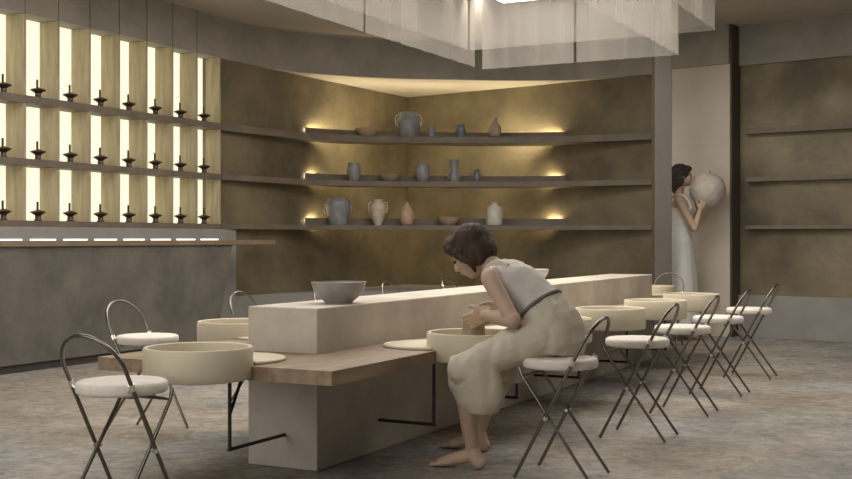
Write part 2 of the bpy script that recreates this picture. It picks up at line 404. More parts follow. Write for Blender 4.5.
bseg = [Lw(.02, .003), Lw(lq, .003)] + [p+Vector((0, .035, 0)) for p in Bk[2:-2]] + [on_R(1.50, .003), on_R(2.34, .003)]
for (zt, zb), rn in zip(hs, rowname):
    root = empty('curved_shelf', Vector((0, 12, zb))); tag(root, 'long brown curved shelf in the bronze alcove, %s of the three' % rn, 'shelf', 'curved alcove shelves')
    def sadd(name, bm, m, lab=None, sm=True):
        o = to_obj(name, bm, m, smooth=sm); o.data.transform(Matrix.Translation((0, -12, -zb))); o.parent = root
        if lab: o['label'] = lab
    bm = bmesh.new(); prism(bm, S_front + bseg[::-1], zb, zt); sadd('board', bm, M['shelf'])
    bm = bmesh.new(); lipf = [p+Vector((0, -.02, 0)) for p in Bk]; strip_prism(bm, lipf, Bk, zt+.0005, zt+.075); sadd('back_rail', bm, M['shelf'])
    bm = bmesh.new(); a = [p+Vector((0, .006, 0)) for p in Bk[1:-1]]; b = [p+Vector((0, .026, 0)) for p in Bk[1:-1]]
    strip_prism(bm, a[3:-3], b[3:-3], zt+.048, zt+.066); sadd('light_strip', bm, M['led' if rn == 'top' else 'led_low'], 'warm hidden light strip')
    for aa, bb in ((a[:4], b[:4]), (a[-4:], b[-4:])):
        bm = bmesh.new(); strip_prism(bm, aa, bb, zt+.040, zt+.067); sadd('end_light', bm, M['led_end'], 'bright light at the strip end')
# rails on the wall right of the pier
for (zt, zb), rn in zip(hs, rowname):
    bm = bmesh.new(); prism(bm, [on_R(3.12, .085), on_R(8, .085), on_R(8, .002), on_R(3.12, .002)], zb, zt-.012)
    o = rebase(to_obj('wall_shelf', bm, M['shelf']), on_R(3.12, .04)+Vector((0, 0, zb)))
    tag(o, 'narrow brown wall shelf right of the pale pier, %s of the three' % rn, 'shelf', 'narrow shelves on the right wall')

# ------------------------------------------------------------------ island
root = empty('island_table', IP(2.44, -.17)); tag(root, 'long pale plaster island with a wooden bench slab around it', 'island')
def iadd(name, bm, m, lab=None, sm=False):
    o = to_obj(name, bm, m, smooth=sm); o.data.transform(Matrix.Translation(-IP(2.44, -.17))); 
    # orient texture space along the island
    o.data.transform(Matrix.Rotation(-ANG_U, 4, 'Z')); o.parent = root
    if lab: o['label'] = lab
    return o
root.rotation_euler = (0, 0, ANG_U)
bm = bmesh.new(); ibox(bm, 0, 4.88, -.343, 0, 0, BL); bevel(bm, .005, 2); iadd('block', bm, M['island'], 'pale plaster block')
bm = bmesh.new()
def ring_slab(bm, s0, s1, r0, r1, z0, z1, hs0, hs1, hr0, hr1):
    P = [IP(s0, r0), IP(s1, r0), IP(s1, r1), IP(s0, r1)]; Q = [IP(hs0, hr0), IP(hs1, hr0), IP(hs1, hr1), IP(hs0, hr1)]
    v = {}
    for nm, L_, z in (('a', P, z0), ('b', P, z1), ('c', Q, z0), ('d', Q, z1)): v[nm] = [bm.verts.new((p.x, p.y, z)) for p in L_]
    for i in range(4):
        j = (i+1) % 4
        bm.faces.new((v['a'][i], v['a'][j], v['b'][j], v['b'][i])); bm.faces.new((v['c'][j], v['c'][i], v['d'][i], v['d'][j]))
        bm.faces.new((v['b'][i], v['b'][j], v['d'][j], v['d'][i])); bm.faces.new((v['a'][j], v['a'][i], v['c'][i], v['c'][j]))
ring_slab(bm, -.49, 5.37, -.715, .375, .426, .478, -.001, 4.881, -.344, .001)
iadd('bench_slab', bm, M['wood'], 'brown wooden bench slab')

# ------------------------------------------------------------------ wheel stations
def station(label, s, r, ds, dr, brace=False, far=True):
    """(s,r) basin centre; (ds,dr) unit direction towards the island"""
    d = (U*ds+RR*dr); ang = math.atan2(d.y, d.x)
    root = empty('pottery_wheel', IP(s, r), ang); tag(root, label, 'pottery wheel', 'pottery wheels round the island')
    R = .201
    bm = bmesh.new()
    prof = [(0, .432), (.150, .430), (R-.03, .428), (R-.006, .432), (R-.001, .440), (R, .50), (R, .542), (R-.004, .549), (R-.010, .550), (R-.016, .547), (R-.019, .535), (R-.022, .475), (R-.035, .468), (0, .466)]
    lathe(bm, prof, 72); to_obj('basin', bm, M['basin'], root, True)
    bm = bmesh.new(); lathe(bm, [(0, .4665), (.115, .4665), (.118, .469), (.118, .480), (.114, .483), (0, .483)], 48); to_obj('wheel_head', bm, M['metalwheel'], root, True)
    bm = bmesh.new(); lathe(bm, [(0, .4785), (.196, .4785), (.2, .481), (.2, .487), (.197, .490), (0, .490)], 72, (.215, 0, 0)); 
    # trim the tray where the basin stands
    bmesh.ops.bisect_plane(bm, geom=bm.verts[:]+bm.edges[:]+bm.faces[:], plane_co=(.09, 0, 0), plane_no=(-1, 0, 0), clear_outer=True)
    for v in bm.verts:
        q = math.hypot(v.co.x, v.co.y)
        if q < R+.001 and q > 1e-4: v.co.x = max(v.co.x, math.sqrt(max(0, (R+.001)**2-v.co.y**2)))
    bmesh.ops.holes_fill(bm, edges=bm.edges[:], sides=0)
    to_obj('tray', bm, M['basin'], root, True)
    bm = bmesh.new(); x0 = .19; x1 = .466 if abs(dr) > .5 else .5685
    tube(bm, [(x0, 0, .436), (x0, 0, .137)], .0075, 8); tube(bm, [(x0-.007, 0, .137), (x1, 0, .137)], .0075, 8)
    if brace: tube(bm, [(x0, 0, .27), (x0+.09, -.0, .425)], .0065, 8)
    to_obj('support_rod', bm, M['rod'], root, True)
    return root
station('cream pottery wheel at the near end of the island, in front of the corner', -.563, -.158, 1, 0, True)
SR = [.51, 1.447, 2.385, 3.32, 4.257]
labs = ['cream pottery wheel under the hands of the bending person, with a clay pot in it',
        'cream pottery wheel just behind the bending person, mostly hidden by her',
        'cream pottery wheel on the right side of the island, third from the near end',
        'cream pottery wheel on the right side of the island, fourth from the near end',
        'cream pottery wheel farthest back on the right side of the island']
for s, l in zip(SR, labs): station(l, s, .466, 0, -1)
station('cream pottery wheel left of the island, behind its near corner', .57, -.809, 0, 1)
station('cream pottery wheel at the far end of the island, beyond the block', 5.45, -.172, -1, 0)

# ------------------------------------------------------------------ chairs
def make_chair():
    root = empty('hoop_chair')
    bm = bmesh.new()
    lathe(bm, [(0, .435), (.138, .435), (.147, .438), (.1505, .445), (.1510, .462), (.148, .471), (.140, .475), (.11, .4765), (0, .477)], 48); to_obj('seat', bm, M['seat'], root, True, 60)
    tw = Vector((-.330, 0, .630)); L_ = tw.length; tw.normalize()
    pts = []; A = Vector((.143, -.131, .008)); Bp = Vector((.143, .131, .008)); side = L_-.131
    for i in range(2): pts.append(A+tw*side*(i*.98))
    c = Vector((.143, 0, .008))+tw*side
    for i in range(17):
        a = PI*i/16; pts.append(c+Vector((0, -math.cos(a)*.131, 0))+tw*math.sin(a)*.131)
    for i in range(2): pts.append(Bp+tw*side*(.98-i*.98))
    bm = bmesh.new(); tube(bm, pts, .0070, 10); to_obj('hoop_frame', bm, M['steel'], root, True, 60)
    for sg in (-1, 1):
        bm = bmesh.new(); tube(bm, [(.135, sg*.100, .437), (.118, sg*.108, .405), (-.165, sg*.114, .008)], .0064, 10)
        to_obj('leg', bm, M['steel'], root, True, 60)
        q = Vector((.143, sg*.131, .008))+tw*.52
        bm = bmesh.new(); tube(bm, [q-tw*.011, q+tw*.011], .0105, 10); tube(bm, [q, (q.x, sg*.112, .455)], .005, 8)
        h = .248; to_obj('clasp', bm, M['clasp'], root, True)
        bm = bmesh.new(); p = Vector((.143-.524*h, sg*.131, h)); tube(bm, [p-tw*.007, p+tw*.007], .0095, 10); tube(bm, [p, (p.x, sg*.103, p.z)], .006, 8)
        to_obj('pivot', bm, M['clasp'], root, True)
    bm = bmesh.new(); tube(bm, [(.118, -.106, .405), (.118, .106, .405)], .006, 8); to_obj('cross_bar', bm, M['steel'], root, True)
    bm = bmesh.new(); tube(bm, [(-.06, -.118, .431), (-.06, .118, .431)], .006, 8); to_obj('cross_bar', bm, M['steel'], root, True)
    return root
proto = make_chair(); first = [True]
def chair(s, r, d, label, group):
    o = proto if first[0] else dup(proto)
    first[0] = False
    v = U*d[0]+RR*d[1]; o.location = IP(s, r); o.rotation_euler = (0, 0, math.atan2(v.y, v.x)); tag(o, label, 'chair', group)
G = 'steel hoop chairs round the island'
chair(.36, .915, (0, -1), 'white-seated steel hoop chair on which the bending person sits', G)
chair(1.367, .93, (0, -1), 'white-seated hoop chair next behind the bending person\'s, right of the island', G)
chair(2.21, .93, (0, -1), 'white-seated steel hoop chair, middle of the five along the right side of the island', G)
chair(3.06, .93, (0, -1), 'white-seated hoop chair, fourth of the five along the right side of the island', G)
chair(3.98, .93, (0, -1), 'white-seated steel hoop chair farthest back along the right side, in front of the right wall', G)
chair(-1.0, -.131, (1, 0), 'largest white-seated hoop chair, nearest left, facing the near end of the island', G)
chair(.42, -1.25, (0, 1), 'white-seated steel hoop chair left of the island, near the dark counter', G)
chair(1.44, -1.273, (0, 1), 'steel hoop chair beyond the island left of the grey bowl, only its hoop showing', G)
chair(2.32, -1.273, (0, 1), 'steel hoop chair hidden behind the grey bowl on the island', G)
chair(3.20, -1.273, (0, 1), 'steel hoop chair beyond the island just right of the grey bowl, only its hoop showing', G)
chair(4.16, -1.273, (0, 1), 'steel hoop chair beyond the island, its hoop showing by the bending person\'s face', G)
chair(5.88, -.172, (-1, 0), 'steel hoop chair at the far end of the island in front of the slender column', G)

# ------------------------------------------------------------------ hanging canopy
def sheet(parent, a, b, z0, z1, base, seed=0):
    a = Vector(a); b = Vector(b); n_ = 30; bm = bmesh.new(); d = (b-a); nr = Vector((-d.y, d.x, 0)).normalized(); rows = []
    for z in (z0, z1):
        rows.append([bm.verts.new(a+d*(i/n_)+nr*.004*math.sin(i*1.3+seed)+Vector((0, 0, z))-base) for i in range(n_+1)])
    for i in range(n_): bm.faces.new((rows[0][i], rows[0][i+1], rows[1][i+1], rows[1][i]))
    return to_obj('fabric_panel', bm, M['fabric'], parent, True, 80)
def canopy(label, r0, r1, s0, s1, z, lseams, far_seam, gap):
    base = IP((s0+s1)/2, (r0+r1)/2, CH-.012); root = empty('fabric_canopy', base); tag(root, label, 'hanging fabric', 'sheer hanging canopies over the island')
    z1 = CH-.012
    ss = [s0]+lseams+[s1]
    for i, (a, b) in enumerate(zip(ss, ss[1:])):
        e = b-(gap if i == len(ss)-2 else .012)
        sheet(root, IP(a+.012, r0), IP(e, r0), z, z1, base, i); sheet(root, IP(a+.012, r1), IP(b-.012, r1), z, z1, base, i+4)
    fs = [r0]+far_seam+[r1]
    for i, (a, b) in enumerate(zip(fs, fs[1:])):
        sheet(root, IP(s1, a+(.0 if i == 0 else .010)), IP(s1, b-(.0 if i == len(fs)-2 else .010)), z, z1, base, i+9)
    bm = bmesh.new()
    P = [IP(s0, r0, z1-.004)-base, IP(s1, r0, z1-.004)-base, IP(s1, r1, z1-.004)-base, IP(s0, r1, z1-.004)-base]
    for a, b in zip(P, P[1:]+P[:1]): tube(bm, [a, b], .008, 6)
    to_obj('top_rail', bm, M['steel'], root, True)
canopy('inner lower hanging canopy of sheer grey fabric over the island', -.89, .546, .3, 3.60, 2.17, [1.918], [-.18], .12)
canopy('outer higher hanging canopy of sheer grey fabric over the island', -1.08, .741, .1, 3.80, 2.35, [1.9], [], .03)
# light panel inside the canopy
root = empty('light_panel', IP(2.1, -.16, 2.62)); tag(root, 'white rectangular light panel inside the hanging canopy', 'ceiling light')
base = IP(2.1, -.16, 2.62)
bm = bmesh.new(); ibox(bm, .7, 3.56, -.71, .39, 2.632, 2.70); bevel(bm, .004, 1); o = to_obj('housing', bm, M['fabric'] if False else M['seat'], root); o.data.transform(Matrix.Translation(-base))
bm = bmesh.new(); ibox(bm, .715, 3.545, -.695, .375, 2.622, 2.632); o = to_obj('diffuser', bm, M['lightpanel'], root); o.data.transform(Matrix.Translation(-base))
bm = bmesh.new()
for s_, r_ in ((1.0, -.6), (1.0, .3), (3.3, -.6), (3.3, .3)): tube(bm, [IP(s_, r_, 2.70), IP(s_, r_, CH-.003)], .004, 6)
o = to_obj('suspension_wire', bm, M['steel'], root); o.data.transform(Matrix.Translation(-base))
# small downlights between the two fabric layers
def downlight(s, r, label, power):
    p = IP(s, r, CH-.004)
    bm = bmesh.new(); lathe(bm, [(0, 0), (.035, 0), (.035, -.09), (.028, -.09), (.026, -.03), (0, -.03)], 24)
    o = to_obj('downlight', bm, M['seat'], None, True); o.location = p; tag(o, label, 'spotlight', 'small downlights between the canopy fabrics')
    l = bpy.data.lights.new('downlight_lamp', 'SPOT'); l.energy = power; l.spot_size = math.radians(50); l.spot_blend = .8; l.color = (1, .88, .70); l.shadow_soft_size = .02
    lo = bpy.data.objects.new('downlight_lamp', l); COL.objects.link(lo); lo.location = p+Vector((0, 0, -.07))
downlight(2.47, -1.02, 'small downlight between the fabrics, left side of the canopy', 40)
downlight(3.45, -1.03, 'small downlight between the fabrics near the far left canopy corner', 40)
downlight(3.74, -1.01, 'small downlight at the far left corner, nearest the far fabric', 120)
downlight(3.3, .66, 'small downlight between the fabrics, right side of the canopy', 40)

# ------------------------------------------------------------------ niche lamps
def make_oil():
    root = empty('oil_lamp'); root.scale = (1.12, 1.12, 1.12); bm = bmesh.new()
    lathe(bm, [(0, 0), (.026, 0), (.027, .004), (.021, .012), (.020, .036), (.030, .044), (.052, .056), (.053, .060), (.046, .064), (.020, .073), (.012, .076), (0, .076)], 28)
    to_obj('body', bm, M['lamp_dark'], root, True, 50)
    bm = bmesh.new(); lathe(bm, [(0, .0755), (.0075, .0755), (.0075, .128), (.005, .130), (0, .130)], 14, (-.006, 0, 0)); to_obj('spout', bm, M['lamp_dark'], root, True)
    return root
po = make_oil(); f1 = True
ordn = ['first', 'second', 'third', 'fourth', 'fifth', 'sixth', 'seventh', 'eighth']
for ri, zt in enumerate(ZT):
    for k in range(8):
        o = po if f1 else dup(po); f1 = False
        o.location = NP(-.335*(k+.5)+.035, .08, zt+.0005)
        o.rotation_euler = (0, 0, ANG_U+random.uniform(-.3, .3))
        tag(o, 'small dark bronze oil lamp on the %s niche shelf, %s bay from the right' % (rowname[ri], ordn[k]), 'oil lamp', 'dark oil lamps in the lit niches')

# ------------------------------------------------------------------ pots on the alcove shelves
def front_D(X):
    best = min(range(len(S_front)), key=lambda i: abs(S_front[i].x-X)); return S_front[best].y
def pot(name, x, wpx, hpx, row, prof, m, label, cat, group=None, handles=None, lab_rim=None, wob=None):
    """prof in unit radius / unit height"""
    D = 12.0
    for _ in range(4):
        X = (x-426)/F*D; D = front_D(X)+.022+wpx/2*D/F
    R = wpx/2*D/F; H = hpx*D/F; z = hs[row][0]+.0005
    full = list(prof); 
    bm = bmesh.new(); lathe(bm, [(a*R, b*H) for a, b in full], 36, wob=wob)
    if handles:
        root = empty(name, ((x-426)/F*D, D, z)); to_obj('body', bm, m, root, True, 60)
        for sg in (-1, 1):
            b2 = bmesh.new(); tube(b2, smoothpath([(sg*a*R, 0, b*H) for a, b in handles], 5), .007, 8)
            hn = to_obj('handle', b2, lab_rim or m, root, True, 60)
        o = root
    else:
        o = to_obj(name, bm, m, None, True, 60); o.location = ((x-426)/F*D, D, z)
    tag(o, label, cat, group)
    return o
bowlp = [(0, 0), (.42, 0), (.46, .06), (.80, .45), (1, 1), (.95, 1), (.74, .48), (.4, .14), (0, .12)]
jarp = [(0, 0), (.66, 0), (.70, .04), (.95, .45), (1, .66), (.88, .80), (.72, .86), (.70, .94), (.80, 1), (.72, 1), (.60, .9), (.6, .8), (0, .78)]
cupp = [(0, 0), (.75, 0), (.80, .05), (.95, .5), (1, 1), (.90, 1), (.82, .2), (0, .15)]
roundp = [(0, 0), (.60, 0), (.70, .05), (.98, .38), (1, .58), (.90, .80), (.80, .88), (.88, 1), (.80, 1), (.68, .88), (.7, .75), (0, .7)]
gourdp = [(0, 0), (.68, 0), (.90, .12), (1, .32), (.88, .52), (.48, .74), (.28, .86), (.30, 1), (.2, 1), (.15, .85), (0, .8)]
bottlep = [(0, 0), (.62, 0), (.80, .08), (1, .35), (.94, .55), (.55, .78), (.24, .90), (.20, 1), (.10, 1), (.08, .9), (0, .9)]
amphp = [(0, 0), (.42, 0), (.46, .05), (.85, .40), (1, .66), (.94, .78), (.55, .86), (.50, .90), (.60, 1), (.5, 1), (.42, .88), (0, .85)]
flarep = [(0, 0), (.70, 0), (.85, .10), (.90, .28), (.60, .48), (.50, .62), (.72, .85), (.88, 1), (.80, 1), (.62, .82), (.4, .6), (0, .55)]
carafep = [(0, 0), (.92, 0), (1, .04), (.97, .55), (.85, .78), (.40, .88), (.32, .93), (.48, 1), (.36, 1), (.25, .92), (0, .9)]
potp = [(0, 0), (.70, 0), (.76, .05), (.86, .35), (.98, .66), (1, .82), (.90, .90), (.80, .93), (.86, 1), (.78, 1), (.70, .92), (.7, .8), (0, .75)]
pot('bowl', 367, 23, 8.5, 0, bowlp, M['peach'], 'low peach clay bowl on the left of the top curved shelf', 'bowl')
pot('lidded_jar', 408.5, 24, 25, 0, jarp, M['bluegrey'], 'largest blue-grey jar with cream handles, centre of the top curved shelf', 'jar', handles=[(.72, .93), (1.02, .85), (1.08, .62), (.98, .45)], lab_rim=M['cream'])
pot('cup', 431.5, 8, 10, 0, cupp, M['bluegrey'], 'small grey cup right of the largest jar on the top curved shelf', 'cup')
pot('small_jar', 461, 10, 13, 0, jarp, M['bluedark'], 'small dark blue jar on the top curved shelf between cup and gourd vase', 'jar')
pot('gourd_vase', 495, 13, 20, 0, gourdp, M['olive'], 'olive gourd-shaped vase at the right of the top curved shelf', 'vase')
pot('tea_jar', 354, 14, 18, 1, roundp, M['bluegrey'], 'blue-grey open jar at the left of the middle curved shelf', 'jar')
pot('shallow_dish', 390, 23, 7, 1, bowlp, M['olive'], 'olive shallow dish on the middle curved shelf', 'dish')
pot('tea_jar', 422.5, 15, 17.5, 1, roundp, M['bluegrey'], 'blue-grey open jar at the centre of the middle curved shelf', 'jar')
pot('flared_vase', 454, 12, 22, 1, flarep, M['bluegrey'], 'grey vase with flared neck and two side handles on the middle curved shelf', 'vase', handles=[(.6, .58), (1.05, .42), (1.05, .25), (.85, .15)])
pot('small_pitcher', 477, 7, 12, 1, [(0, 0), (.6, 0), (.95, .25), (1, .45), (.6, .75), (.5, .85), (.75, 1), (.6, 1), (.4, .85), (0, .8)], M['bluedark'], 'tiny dark blue pitcher at the right of the middle curved shelf', 'pitcher', handles=[(.5, .85), (1.05, .8), (1.1, .5), (.9, .35)])
pot('shoulder_pot', 338, 25, 27, 2, potp, M['bluegrey'], 'large blue-grey pot with broad shoulders at the left of the bottom curved shelf', 'pot', handles=[(.95, .82), (1.08, .70), (1.06, .5), (.9, .42)])
pot('amphora', 378, 17, 26, 2, amphp, M['cream'], 'cream amphora with two small handles on the bottom curved shelf', 'vase', handles=[(.55, .88), (1.0, .86), (1.12, .66), (.98, .48)])
pot('bottle_vase', 407, 15, 23.5, 2, bottlep, M['peach'], 'peach clay bottle vase with a narrow neck on the bottom curved shelf', 'vase')
pot('bowl', 449, 25, 8.5, 2, bowlp, M['peach'], 'wide peach clay bowl on the bottom curved shelf above the bending person', 'bowl')
pot('ribbed_bottle', 494.5, 17, 23.5, 2, carafep, M['white'], 'chalk white ribbed bottle at the right of the bottom curved shelf', 'bottle', wob=lambda a, z: 1+.02*math.cos(a*18))

# bowls on the island
def bowl(s, r, R, H, m, label, rb=.27):
    bm = bmesh.new(); lathe(bm, [(0, .0), (R*.50, .0), (R*.52, .006), (R*.78, H*.35), (R*.93, H*.66), (R, H), (R-.005, H+.001), (R*.90, H*.68), (R*.74, H*.38), (R*.45, .014), (0, .012)], 56)
    o = to_obj('bowl', bm, m, None, True, 60); o.location = IP(s, r, BL+.0005); tag(o, label, 'bowl')
bowl(.365, -.121, .121, .093, M['bowlgrey'], 'wide grey ceramic bowl on top of the island near its front corner')
bowl(2.81, -.20, .12, .088, M['palebowl'], 'pale bowl on top of the island behind the bending person\'s back')
# clay on the wheel
bm = bmesh.new(); lathe(bm, [(0, 0), (.062, 0), (.058, .02), (.050, .06), (.047, .11), (.050, .13), (.046, .132), (.040, .11), (.042, .04), (0, .03)], 40, wob=lambda a, z: 1+.015*math.sin(3*a+z*60))
o = to_obj('clay_pot', bm, M['clay'], None, True, 60); o.location = IP(.51, .466, .4835); tag(o, 'wet brown clay pot being thrown between the bending person\'s hands', 'clay pot')

# ------------------------------------------------------------------ people
def rotm(f, up):
    f = Vector(f).normalized(); s = Vector(up).cross(f).normalized(); u2 = f.cross(s).normalized()
    return Matrix((f, s, u2)).transposed()       # columns: forward, left, up
def head(bm, c, R, k=1.0):
    """c centre of skull, R frame (forward,left,up)"""
    def q(x, y, z): return Vector(c)+R@Vector((x*k, y*k, z*k))
    ball(bm, q(-.012, 0, .022), (.088*k, .070*k, .083*k), R, 28)          # cranium
    ball(bm, q(.030, 0, -.030), (.056*k, .052*k, .070*k), R, 24)          # face
    ball(bm, q(.042, 0, -.078), (.028*k, .027*k, .022*k), R, 16)          # chin
    ball(bm, q(.012, .0, -.062), (.046*k, .046*k, .030*k), R, 16)         # jaw
    loft(bm, [(q(.080, 0, .010), R@Vector((0, 1, 0)), R@Vector((1, 0, 0)), .006*k, .006*k), (q(.090, 0, -.012), R@Vector((0, 1, 0)), R@Vector((1, 0, 0)), .009*k, .010*k), (q(.093, 0, -.026), R@Vector((0, 1, 0)), R@Vector((1, 0, 0)), .013*k, .013*k), (q(.082, 0, -.034), R@Vector((0, 1, 0)), R@Vector((1, 0, 0)), .012*k, .008*k)])
    ball(bm, q(.076, 0, -.050), (.012*k, .021*k, .010*k), R, 14)          # mouth mound
    for sg in (-1, 1):
        ball(bm, q(.062, sg*.034, -.022), (.018*k, .016*k, .018*k), R, 14)   # cheek
        ball(bm, q(.070, sg*.028, .020), (.012*k, .020*k, .007*k), R, 12)    # brow
        ball(bm, q(-.002, sg*.068, -.010), (.016*k, .008*k, .028*k), R, 14)  # ear
def face_bits(c, R, root, k=1.0):
    base = root.matrix_basis.inverted()
    def q(x, y, z): return Vector(c)+R@Vector((x*k, y*k, z*k))
    for sg in (-1, 1):
        bm = bmesh.new(); ball(bm, q(.077, sg*.028, .004), (.006*k, .012*k, .006*k), R, 14); o = to_obj('eye', bm, M['eye'], root, True); o.data.transform(base)
    bm = bmesh.new(); ball(bm, q(.0855, 0, -.050), (.006*k, .017*k, .0055*k), R, 14); o = to_obj('lips', bm, M['lip'], root, True); o.data.transform(base)
def hand(bm, W, d, nrm, side, curl=.35, k=.92):
    """W wrist, d finger direction, nrm palm-facing direction, side towards the thumb"""
    d = Vector(d).normalized(); nrm = (Vector(nrm)-d*Vector(nrm).dot(d)).normalized(); sd = d.cross(nrm)
    if sd.dot(Vector(side)) < 0: sd = -sd
    W = Vector(W); R = Matrix((d, sd, nrm)).transposed()
    ball(bm, W+d*.045*k, (.052*k, .037*k, .015*k), R, 20); ball(bm, W+d*.012*k, (.03*k, .024*k, .017*k), R, 14)
    lens = [.072, .080, .074, .060]
    for i in range(4):
        off = (.028-.0187*i)*k; p = W+d*.078*k+sd*off; a = curl*.5; pts = [W+d*.05*k+sd*off*.85, p]; L_ = lens[i]*k
        for seg in (.45, .30, .25):
            dirv = (d*math.cos(a)+nrm*math.sin(a)+sd*(.06-.04*i)).normalized(); p = p+dirv*L_*seg; pts.append(p); a += curl
        limb(bm, pts, [.0085*k, .0085*k, .0080*k, .0074*k, .0062*k], 3)
    p0 = W+d*.018*k+sd*.022*k; p1 = W+d*.045*k+sd*.050*k+nrm*.010*k; p2 = W+d*.075*k+sd*.058*k+nrm*.026*k; p3 = W+d*.096*k+sd*.054*k+nrm*.036*k
    limb(bm, [p0, p1, p2, p3], [.014*k, .0105*k, .0095*k, .0075*k], 3)
def fold(sc_, amp, ax=None):
    def f(co):
        q = Vector((co.x*sc_, co.y*sc_, co.z*sc_*.35)); return amp*noise.noise(q)+amp*.5*noise.noise(q*2.3)
    return f

# --- bending person at the wheel -----------------------------------------------------
wr = empty('person', IP(.375, .86, 0)); tag(wr, 'barefoot person in a cream sleeveless dress bending over a pottery wheel', 'person')
inv = Matrix.Translation(-IP(.375, .86, 0))
def fin(o, par=wr, iv=inv): o.data.transform(iv); o.parent = par; return o
sA = U; 
def leanframe(r0, h0, r1, h1):
    t = (RR*(r1-r0)+Vector((0, 0, h1-h0))).normalized(); return sA, t.cross(sA).normalized()
TOR = [(.43, .865, .545, .148, .112), (.43, .850, .595, .142, .105), (.43, .82, .645, .120, .090), (.435, .78, .690, .113, .082), (.44, .735, .730, .120, .084), (.44, .69, .762, .130, .084), (.44, .645, .790, .135, .072), (.44, .605, .815, .105, .052), (.44, .575, .832, .055, .044)]
def torso(bm, rows, grow=0.0):
    rings = []
    for i, (s, r, h, a, b) in enumerate(rows):
        p = rows[max(i-1, 0)]; q = rows[min(i+1, len(rows)-1)]
        ax, bx = leanframe(p[1], p[2], q[1], q[2]); rings.append((IP(s, r, h), ax, bx, a+grow, b+grow))
    loft(bm, rings)
bm = bmesh.new()
torso(bm, TOR, -.004)
HC = IP(.445, .482, .888); hf = (-RR*.80+Vector((0, 0, -.60))+U*-.10); HR = rotm(hf, Vector((0, 0, 1)))
limb(bm, [IP(.44, .620, .800), IP(.443, .565, .843), IP(.445, .515, .858)], [.050, .042, .045])
head(bm, HC, HR, .98)
SHn = IP(.295, .640, .788); ELn = IP(.245, .760, .625); WRn = IP(.385, .575, .632)
SHf = IP(.59, .625, .788); ELf = IP(.69, .745, .640); WRf = IP(.632, .555, .640)
limb(bm, [IP(.36, .64, .792), SHn, (SHn+ELn)/2, ELn], [.044, .040, .034, .030])
limb(bm, [ELn, (ELn*.6+WRn*.4), WRn], [.034, .032, .021])
limb(bm, [IP(.52, .63, .792), SHf, (SHf+ELf)/2, ELf], [.044, .040, .034, .030])
limb(bm, [ELf, (ELf*.6+WRf*.4), WRf], [.034, .032, .021])
PC = IP(.51, .466, .60)
hand(bm, WRn, (IP(.440, .432, .578)-WRn), (PC-IP(.44, .50, .60)), Vector((0, 0, 1)), .20)
hand(bm, WRf, (IP(.582, .425, .578)-WRf), (PC-IP(.58, .50, .60)), Vector((0, 0, 1)), .20)
# legs
limb(bm, [IP(.345, .85, .553), IP(.28, .69, .493), IP(.215, .545, .415)], [.068, .054, .045])
limb(bm, [IP(.215, .545, .415), IP(.26, .555, .29), IP(.30, .545, .18), IP(.33, .545, .085)], [.047, .046, .036, .029])
limb(bm, [IP(.515, .85, .545), IP(.64, .69, .490), IP(.775, .52, .425)], [.068, .056, .048])
limb(bm, [IP(.775, .52, .425), IP(.75, .48, .29), IP(.72, .43, .18), IP(.71, .40, .085)], [.047, .046, .036, .029])
def foot(bm, s, r, ds=0.0):
    X = -RR+U*ds; X.normalize(); Y = X.cross(Vector((0, 0, 1)))
    b = IP(s, r, 0)
    limb(bm, [b+Vector((0, 0, .085)), b+X*-.015+Vector((0, 0, .045)), b-X*.03+Vector((0, 0, .028))], [.031, .030, .027], 4)
    limb(bm, [b+X*.0+Vector((0, 0, .060)), b+X*.06+Vector((0, 0, .042)), b+X*.115+Vector((0, 0, .026)), b+X*.15+Vector((0, 0, .018))], [.030, .028, .024, .016], 4)
    ball(bm, b+X*.120+Vector((0, 0, .022)), (.042, .043, .021), Matrix((X, Y, Vector((0, 0, 1)))).transposed())
    for i in range(5):
        o_ = (i-2)*.0155; L_ = .052-.007*abs(i-1)
        limb(bm, [b+X*.13+Y*o_+Vector((0, 0, .016)), b+X*(.13+L_)+Y*o_*1.08+Vector((0, 0, .010))], [.010, .0085], 3)
foot(bm, .33, .545, 0); foot(bm, .71, .40, .1)
body = fin(remesh('body', bm, M['skin'], .0042, 4))
face_bits(HC, HR, wr, .98)
# hair
bm = bmesh.new()
def hq(x, y, z): return HC+HR@Vector((x, y, z))
ball(bm, hq(-.022, 0, .034), (.093, .081, .084), HR, 28)
ball(bm, hq(-.050, 0, -.015), (.062, .078, .070), HR, 24)
ball(bm, hq(.040, 0, .070), (.050, .068, .040), HR, 20)
for sg in (-1, 1):
    limb(bm, [hq(.045, sg*.062, .050), hq(.025, sg*.076, .0), hq(.005, sg*.074, -.050), hq(.012, sg*.066, -.085)], [.020, .019, .016, .008])
    ball(bm, hq(-.030, sg*.058, -.020), (.045, .026, .060), HR, 18)
ball(bm, hq(-.065, 0, .020), (.046, .055, .050), HR, 18)
fin(remesh('hair', bm, M['hair'], .005, 2, disp=lambda co: .004*noise.noise(Vector((co.x*60, co.y*60, co.z*14)))))
